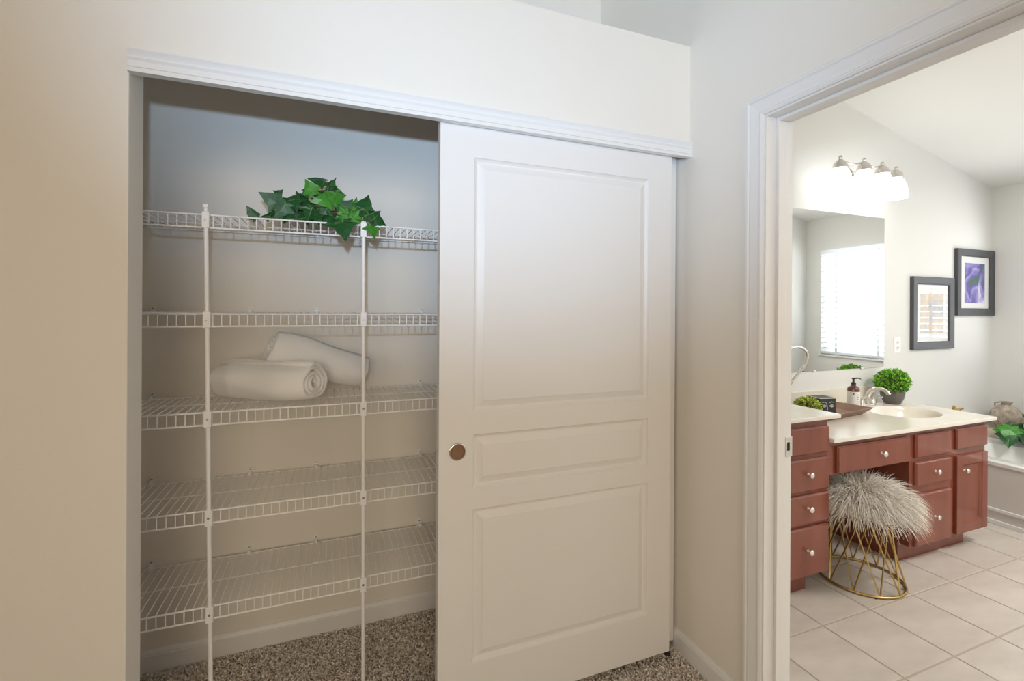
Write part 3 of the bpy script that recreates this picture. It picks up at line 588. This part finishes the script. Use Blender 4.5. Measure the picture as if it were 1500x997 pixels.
# boxwood balls
def foliage(name, R, n, c0, c1, ls, mtl, parent, ctr, squash=.92, seed=1):
    g = np.random.default_rng(seed); d = g.normal(size=(n, 3)); d /= np.linalg.norm(d, axis=1)[:, None]; rad = R * g.uniform(.72, 1.02, n)[:, None]
    p = d * rad * [1, 1, squash]; t = d + g.normal(0, .6, (n, 3)); t /= np.linalg.norm(t, axis=1)[:, None]; s = np.cross(t, g.normal(size=(n, 3))); s /= np.linalg.norm(s, axis=1)[:, None]
    l = ls * g.uniform(.7, 1.2, (n, 1)); V = np.stack([p, p + t * l * .5 + s * l * .32, p + t * l, p + t * l * .5 - s * l * .32], 1)
    mb = MB(); mb.v = [tuple(v) for v in (V.reshape(-1, 3) + np.array(ctr))]; mb.f = [(4 * i, 4 * i + 1, 4 * i + 2, 4 * i + 3) for i in range(n)]; mb.mi = [0] * n
    me = bpy.data.meshes.new(name); me.from_pydata(mb.v, [], mb.f); me.materials.append(mtl)
    k = g.uniform(0, 1, n)[:, None]; cc = np.array(c0) * (1 - k) + np.array(c1) * k; C = np.ones((n, 4, 4)); C[:, :, :3] = cc[:, None, :]
    at = me.color_attributes.new('shade', 'FLOAT_COLOR', 'POINT'); at.data.foreach_set('color', C.reshape(-1))
    o = bpy.data.objects.new(name, me); col.objects.link(o); o.parent = parent; o['kind'] = 'stuff'; return o
pp = atZ(1311, 590, ZR); pp.x -= .03; pp.y = min(pp.y, 2.10); bx = empty('potted_boxwood', (pp.x, pp.y, ZR)); setp(bx, 'clipped boxwood ball in a dark grey bowl pot by the faucet', 'plant')
obj('pot', MB().lathe([(.042, 0), (.047, .004), (.062, .035), (.070, .07), (.0705, .098), (.066, .100), (.062, .09), (.001, .088)], 28), POT, bx, 40)
obj('foliage_core', MB().lathe([(.002, .075), (.05, .085), (.075, .12), (.08, .15), (.07, .19), (.04, .215), (.001, .222)], 16), SOIL, bx, 60)
foliage('foliage', .093, 2600, (.06, .26, .02), (.36, .74, .08), .019, BOXLEAF, bx, (0, 0, .150), .85, 3)

# soap bottle
sp0 = atZ(1250, 599, ZR); sb = empty('soap_bottle', (sp0.x, sp0.y, ZR)); setp(sb, 'amber pump soap bottle with a white label', 'bottle')
R_ = .034
obj('body', MB().lathe([(R_ - .003, 0), (R_, .004), (R_, .128), (.032, .138), (.024, .147), (.013, .152), (.012, .160), (.001, .160)], 28), AMBER, sb, 40)
obj('label', MB().lathe([(R_ + .0006, .026), (R_ + .0006, .116), (R_ - .001, .116), (R_ - .001, .026)], 28), LABEL, sb, 40)
mk = MB()
def lab(a, z, wd, h):
    ca = math.atan2(-sp0.y, -sp0.x) + a; n = Vector((math.cos(ca), math.sin(ca), 0)); t = Vector((-n.y, n.x, 0)); c0 = n * (R_ + .0009)
    vs = [c0 + t * u + Vector((0, 0, z + v)) for u, v in ((-wd, -h), (wd, -h), (wd, h), (-wd, h))]; vs2 = [p - n * .0006 for p in vs]
    mk.add(vs + vs2, [(0, 1, 2, 3), (4, 5, 6, 7), (0, 1, 5, 4), (1, 2, 6, 5), (2, 3, 7, 6), (3, 0, 4, 7)])
lab(.05, .102, .0035, .005); lab(-.35, .075, .0006, .026)
for k in range(5): lab(.75, .040 + k * .014, .004, .0022)
obj('label_print', mk, INK, sb)
pm_ = obj('pump', MB().lathe([(.014, .158), (.014, .170), (.010, .174), (.006, .176), (.006, .192), (.010, .193), (.010, .200), (.001, .201)], 18), BLACKP, sb, 40)
obj('nozzle', MB().tube([(0, 0, .197), (.022, -.016, .200), (.034, -.024, .194)], [.005, .004, .003], 8), BLACKP, pm_, 60)

# tray with a face block and a small moss ball
ty = empty('wooden_tray', (2.80, 1.98, ZR), math.radians(8)); setp(ty, 'brown wooden tray with flared sides on the lower worktop', 'tray')
def tray(hx, hy, h, fl):
    mb = MB(); a = [(-hx, -hy), (hx, -hy), (hx, hy), (-hx, hy)]; b = [(-hx - fl, -hy - fl), (hx + fl, -hy - fl), (hx + fl, hy + fl), (-hx - fl, hy + fl)]; t = .008
    rings = [[(x, y, 0) for x, y in a], [(x, y, h) for x, y in b], [(x - math.copysign(t, x), y - math.copysign(t, y), h) for x, y in b], [(x - math.copysign(t, x), y - math.copysign(t, y), .009) for x, y in a]]
    vs = [p for r in rings for p in r]; fs = [(0, 1, 2, 3), (12, 13, 14, 15)]
    for i in range(3):
        for k in range(4): fs.append((i * 4 + k, i * 4 + (k + 1) % 4, (i + 1) * 4 + (k + 1) % 4, (i + 1) * 4 + k))
    return mb.add(vs, fs)
obj('tray_body', tray(.235, .105, .042, .045), TRAYW, ty)
ZT = ZR + .009
fcn = atZ(1200.5, 583, ZT + .108); rt = atZ(1224, 582.5, ZT + .108); lf = atZ(1183, 575.5, ZT + .108)
S = .108; ex = (rt - fcn).normalized(); ey = Vector((-ex.y, ex.x, 0))
cb = empty('face_block', (fcn.x, fcn.y, ZT), math.atan2(ex.y, ex.x)); setp(cb, 'charcoal cube ornament with white line-drawn faces on the wooden tray', 'ornament')
obj('block', MB().box((0, 0, 0), (S, S, S), bev=.003), CUBE, cb)
mb = MB()
for a, b in (((.002, .002), (S - .002, .002)), ((.002, .002), (.002, S - .002)), ((S - .002, .002), (S - .002, S - .002)), ((.002, S - .002), (S - .002, S - .002))): mb.tube([(a[0], a[1], S - .001), (b[0], b[1], S - .001)], .003, 6)
obj('painted_rim', mb, CHALK, cb)
def face(f):
    mb = MB(); q = S / .108
    for pts in ([(.018, .080), (.030, .086), (.043, .080), (.050, .062), (.053, .042), (.048, .036)], [(.066, .080), (.078, .086), (.092, .082)]): mb.tube([f(u * q, v * q) for u, v in pts], .0014, 5)
    for cu in (.031, .080):
        mb.tube([f((cu + .013 * math.cos(a)) * q, (.061 + .007 * math.sin(a)) * q) for a in [2 * PI * k / 12 for k in range(13)]], .0012, 5); mb.tube([f((cu + .004 * math.cos(a)) * q, (.060 + .005 * math.sin(a)) * q) for a in [2 * PI * k / 8 for k in range(9)]], .0012, 5)
    mb.tube([f(.040 * q, .022 * q), f(.054 * q, .018 * q), f(.068 * q, .022 * q)], .0014, 5); return mb
obj('line_drawing', face(lambda u, v: (u, -.0005, v)), CHALK, cb); obj('line_drawing', face(lambda u, v: (-.0005, S - u, v)), CHALK, cb)
ms = empty('moss_ball', (2.600, 1.930, ZT)); setp(ms, 'small yellow-green moss ball on the wooden tray beside the face block', 'plant')
obj('core', MB().lathe([(.02, 0), (.04, .01), (.056, .04), (.056, .065), (.04, .09), (.001, .10)], 14), SOIL, ms, 60)
foliage('foliage', .066, 1100, (.24, .32, .03), (.62, .74, .12), .016, BOXLEAF, ms, (0, 0, .056), .9, 5)

# ------------------------------------------------------------------ stool
SC = Vector((2.598, 1.636, 0)); st = empty('fluffy_stool', SC); setp(st, 'shaggy cream fur stool on a gold wire base under the vanity', 'stool')
ring = lambda r, z, n=40: [(r * math.cos(2 * PI * k / n), r * math.sin(2 * PI * k / n), z) for k in range(n + 1)]
obj('base_ring', MB().tube(ring(.190, .008), .006, 8, cap=False), GOLD, st, 60); obj('top_ring', MB().tube(ring(.125, .36), .005, 8, cap=False), GOLD, st, 60)
NR = 11
for k in range(NR):
    for sgn in (-1, 1):
        a = 2 * PI * k / NR + .15; b = a + sgn * .75
        obj('rod', MB().tube([(.190 * math.cos(a), .190 * math.sin(a), .008), (.125 * math.cos(b), .125 * math.sin(b), .36)], .0038, 6), GOLD, st, 60)
for k in range(4): a = 2 * PI * k / 4 + .9; obj('glide', MB().lathe([(.008, 0), (.008, .004), (.001, .004)], 10, c=(.19 * math.cos(a), .19 * math.sin(a), -.0005)), BLACKP, st)
obj('seat', MB().lathe([(.125, .355), (.170, .365), (.183, .39), (.180, .425), (.155, .452), (.09, .468), (.001, .472)], 32), FURB, st, 60)
def fur(n):
    g = np.random.default_rng(11); u = g.uniform(0, 1, n); th = g.uniform(0, 2 * PI, n); mb_v = []; C = []
    for i in range(n):
        if u[i] < .62: rr = .178 * math.sqrt(u[i] / .62); z = .472 - .35 * rr * rr - (.02 if rr > .16 else 0)
        else: rr = .180; z = g.uniform(.36, .45)
        ca, sa = math.cos(th[i]), math.sin(th[i]); p = np.array([rr * ca, rr * sa, z]); out = np.array([ca, sa, 0]); f = rr / .180
        L = g.uniform(.075, .135); d0 = out * (.35 + .5 * f) + np.array([0, 0, 1.0 - .75 * f]) + np.array([.1, -.2, 0]) * .3 + g.normal(0, .22, 3); d0 /= np.linalg.norm(d0)
        wv = g.uniform(.0012, .0026); pts = [p]; d = d0.copy(); q = p.copy()
        for s in range(4):
            q = q + d * L / 4; pts.append(q); d = d + np.array([0, 0, -.42]) + g.normal(0, .08, 3); d /= np.linalg.norm(d)
        side = np.cross(d0, g.normal(size=3)); side /= np.linalg.norm(side)
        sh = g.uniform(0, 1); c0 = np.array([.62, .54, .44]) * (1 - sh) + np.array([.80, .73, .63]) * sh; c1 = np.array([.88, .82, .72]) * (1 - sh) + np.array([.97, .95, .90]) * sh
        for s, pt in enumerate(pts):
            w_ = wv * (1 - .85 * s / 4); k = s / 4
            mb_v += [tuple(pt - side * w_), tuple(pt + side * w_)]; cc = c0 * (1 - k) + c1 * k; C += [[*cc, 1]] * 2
    fs = []
    for i in range(n):
        o = i * 10
        for s in range(4): fs.append((o + 2 * s, o + 2 * s + 1, o + 2 * s + 3, o + 2 * s + 2))
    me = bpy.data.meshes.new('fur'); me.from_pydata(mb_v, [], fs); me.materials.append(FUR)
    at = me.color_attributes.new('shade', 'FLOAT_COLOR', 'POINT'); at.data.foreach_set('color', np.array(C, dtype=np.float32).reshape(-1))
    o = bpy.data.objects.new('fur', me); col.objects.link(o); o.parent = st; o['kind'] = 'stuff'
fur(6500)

# ------------------------------------------------------------------ tub, ledge, vase, ivy, hook
TX = 4.10
tb = empty('bathtub', (TX, 1.37, 0)); setp(tb, 'white built-in bathtub with a panelled apron', 'bathtub')
mb = MB().box((0, -.81, .0), (.03, .83, .375)); obj('apron', mb, APRON, tb)
obj('apron_moulding', MB().box((-.012, -.81, .085), (0, .83, .105), bev=.003), TRIM, tb); obj('base_shoe', MB().box((-.016, -.81, 0), (0, .83, .028), bev=.003), TRIM, tb)
# rim with an oval well
mb = MB(); vs = []; fs = []; hx, hy = .355, .82; cx_ = .365; N = 56
an = [2 * PI * k / N for k in range(N)]
def sq(a, rx, ry, p): c, s = math.cos(a), math.sin(a); return cx_ + rx * math.copysign(abs(c) ** (2 / p), c), .01 + ry * math.copysign(abs(s) ** (2 / p), s)
lv = [(.362, .80, 40, .375), (.372, .815, 40, .385), (.372, .815, 40, .405), (.362, .808, 30, .415), (.285, .70, 5, .415), (.27, .68, 4, .405), (.25, .64, 4, .25), (.20, .55, 4, .09), (.1, .3, 3, .07)]
for rx, ry, p, z in lv:
    for a in an: x, y = sq(a, rx, ry, p); vs.append((x, y, z))
for i in range(len(lv) - 1):
    for k in range(N): fs.append((i * N + k, i * N + (k + 1) % N, (i + 1) * N + (k + 1) % N, (i + 1) * N + k))
fs.append(tuple((len(lv) - 1) * N + k for k in range(N))); obj('tub_shell', mb.add(vs, fs), TUBW, tb, 35)
lg = struct('trim_3', MB().box((4.842, .56, 0), (XF, YV, .475), bev=.006), LEDGE)
lg['label'] = 'tan stone ledge along the far wall behind the tub'
vp = atX(1473, 612, 4.97); vs0 = empty('round_vase', (4.98, min(vp.y, 2.09), .475)); vs0.scale = (.92, .92, .92); setp(vs0, 'weathered round flask vase in the corner behind the tub', 'vase')
obj('body', MB().lathe([(.04, 0), (.06, .012), (.092, .055), (.105, .10), (.098, .145), (.066, .185), (.036, .200), (.030, .206), (.034, .222), (.042, .232), (.030, .232), (.024, .21), (.001, .20)], 28), VASE, vs0, 40)
obj('handle', MB().tube([(.0, .045, .222), (.0, .075, .214), (.0, .075, .186)], .006, 8), VASE, vs0, 60)
iv2 = empty('ivy_plant', (4.90, 1.80, .477)); setp(iv2, 'leafy green plant spilling over the ledge behind the tub', 'plant')
for i in range(30):
    y = 1.52 + random.random() * .46; x = 4.62 + random.random() * (.36 if y < 1.86 else .17); z = .50 + random.random() * .13 - .10 * max(0, 4.84 - x) / .3
    if y > 1.82: z = .475 + random.random() * .035
    if x < 4.84: z = max(z, .44)
    kd = 'DDBDB'[i % 5]; put_leaf(iv2, (x, y, z), random.uniform(.09, .15), random.uniform(3.4, 6.0), random.uniform(-1.6, -.4), random.uniform(.5, 1.4), kd, i, -.6)
    b = Vector((random.uniform(-.03, .03), random.uniform(-.05, .05), 0)); e = Vector((x, y, z)) - iv2.location; mdl = (b + e) / 2 + Vector((0, 0, .05))
    obj('stem', MB().tube([b * (1 - t) ** 2 + mdl * 2 * t * (1 - t) + e * t * t for t in (0, .33, .66, 1)], .002, 5), STEM, iv2)
hk = atY(1396.5, 598, YV); ho = empty('brass_valve', (hk.x, YV, hk.z)); setp(ho, 'small brass valve on the wall behind the worktop end', 'valve')
obj('flange', MB().lathe([(.024, 0), (.024, .004), (.012, .008), (.001, .009)], 16, axis='Y'), BRASS, ho, 40); obj('stem', MB().tube([(0, -.006, 0), (0, -.045, 0)], .008, 10), BRASS, ho, 60); obj('handle', MB().tube([(-.03, -.045, .006), (.03, -.045, .006)], .008, 8), BRASS, ho, 60)

# ------------------------------------------------------------------ ceiling lamp of the carpeted room
cl = empty('ceiling_lamp', (-.5, -.9, ZC)); setp(cl, 'round flush ceiling lamp with lit warm glass over the carpeted room', 'lamp')
obj('lamp_base', MB().lathe([(.24, 0), (.24, -.03), (.22, -.035), (.001, -.035)], 32), CHROME, cl, 40)
obj('glass_dome', MB().lathe([(.215, -.035), (.20, -.07), (.15, -.11), (.08, -.13), (.001, -.135)], 32), LAMPE, cl, 60)
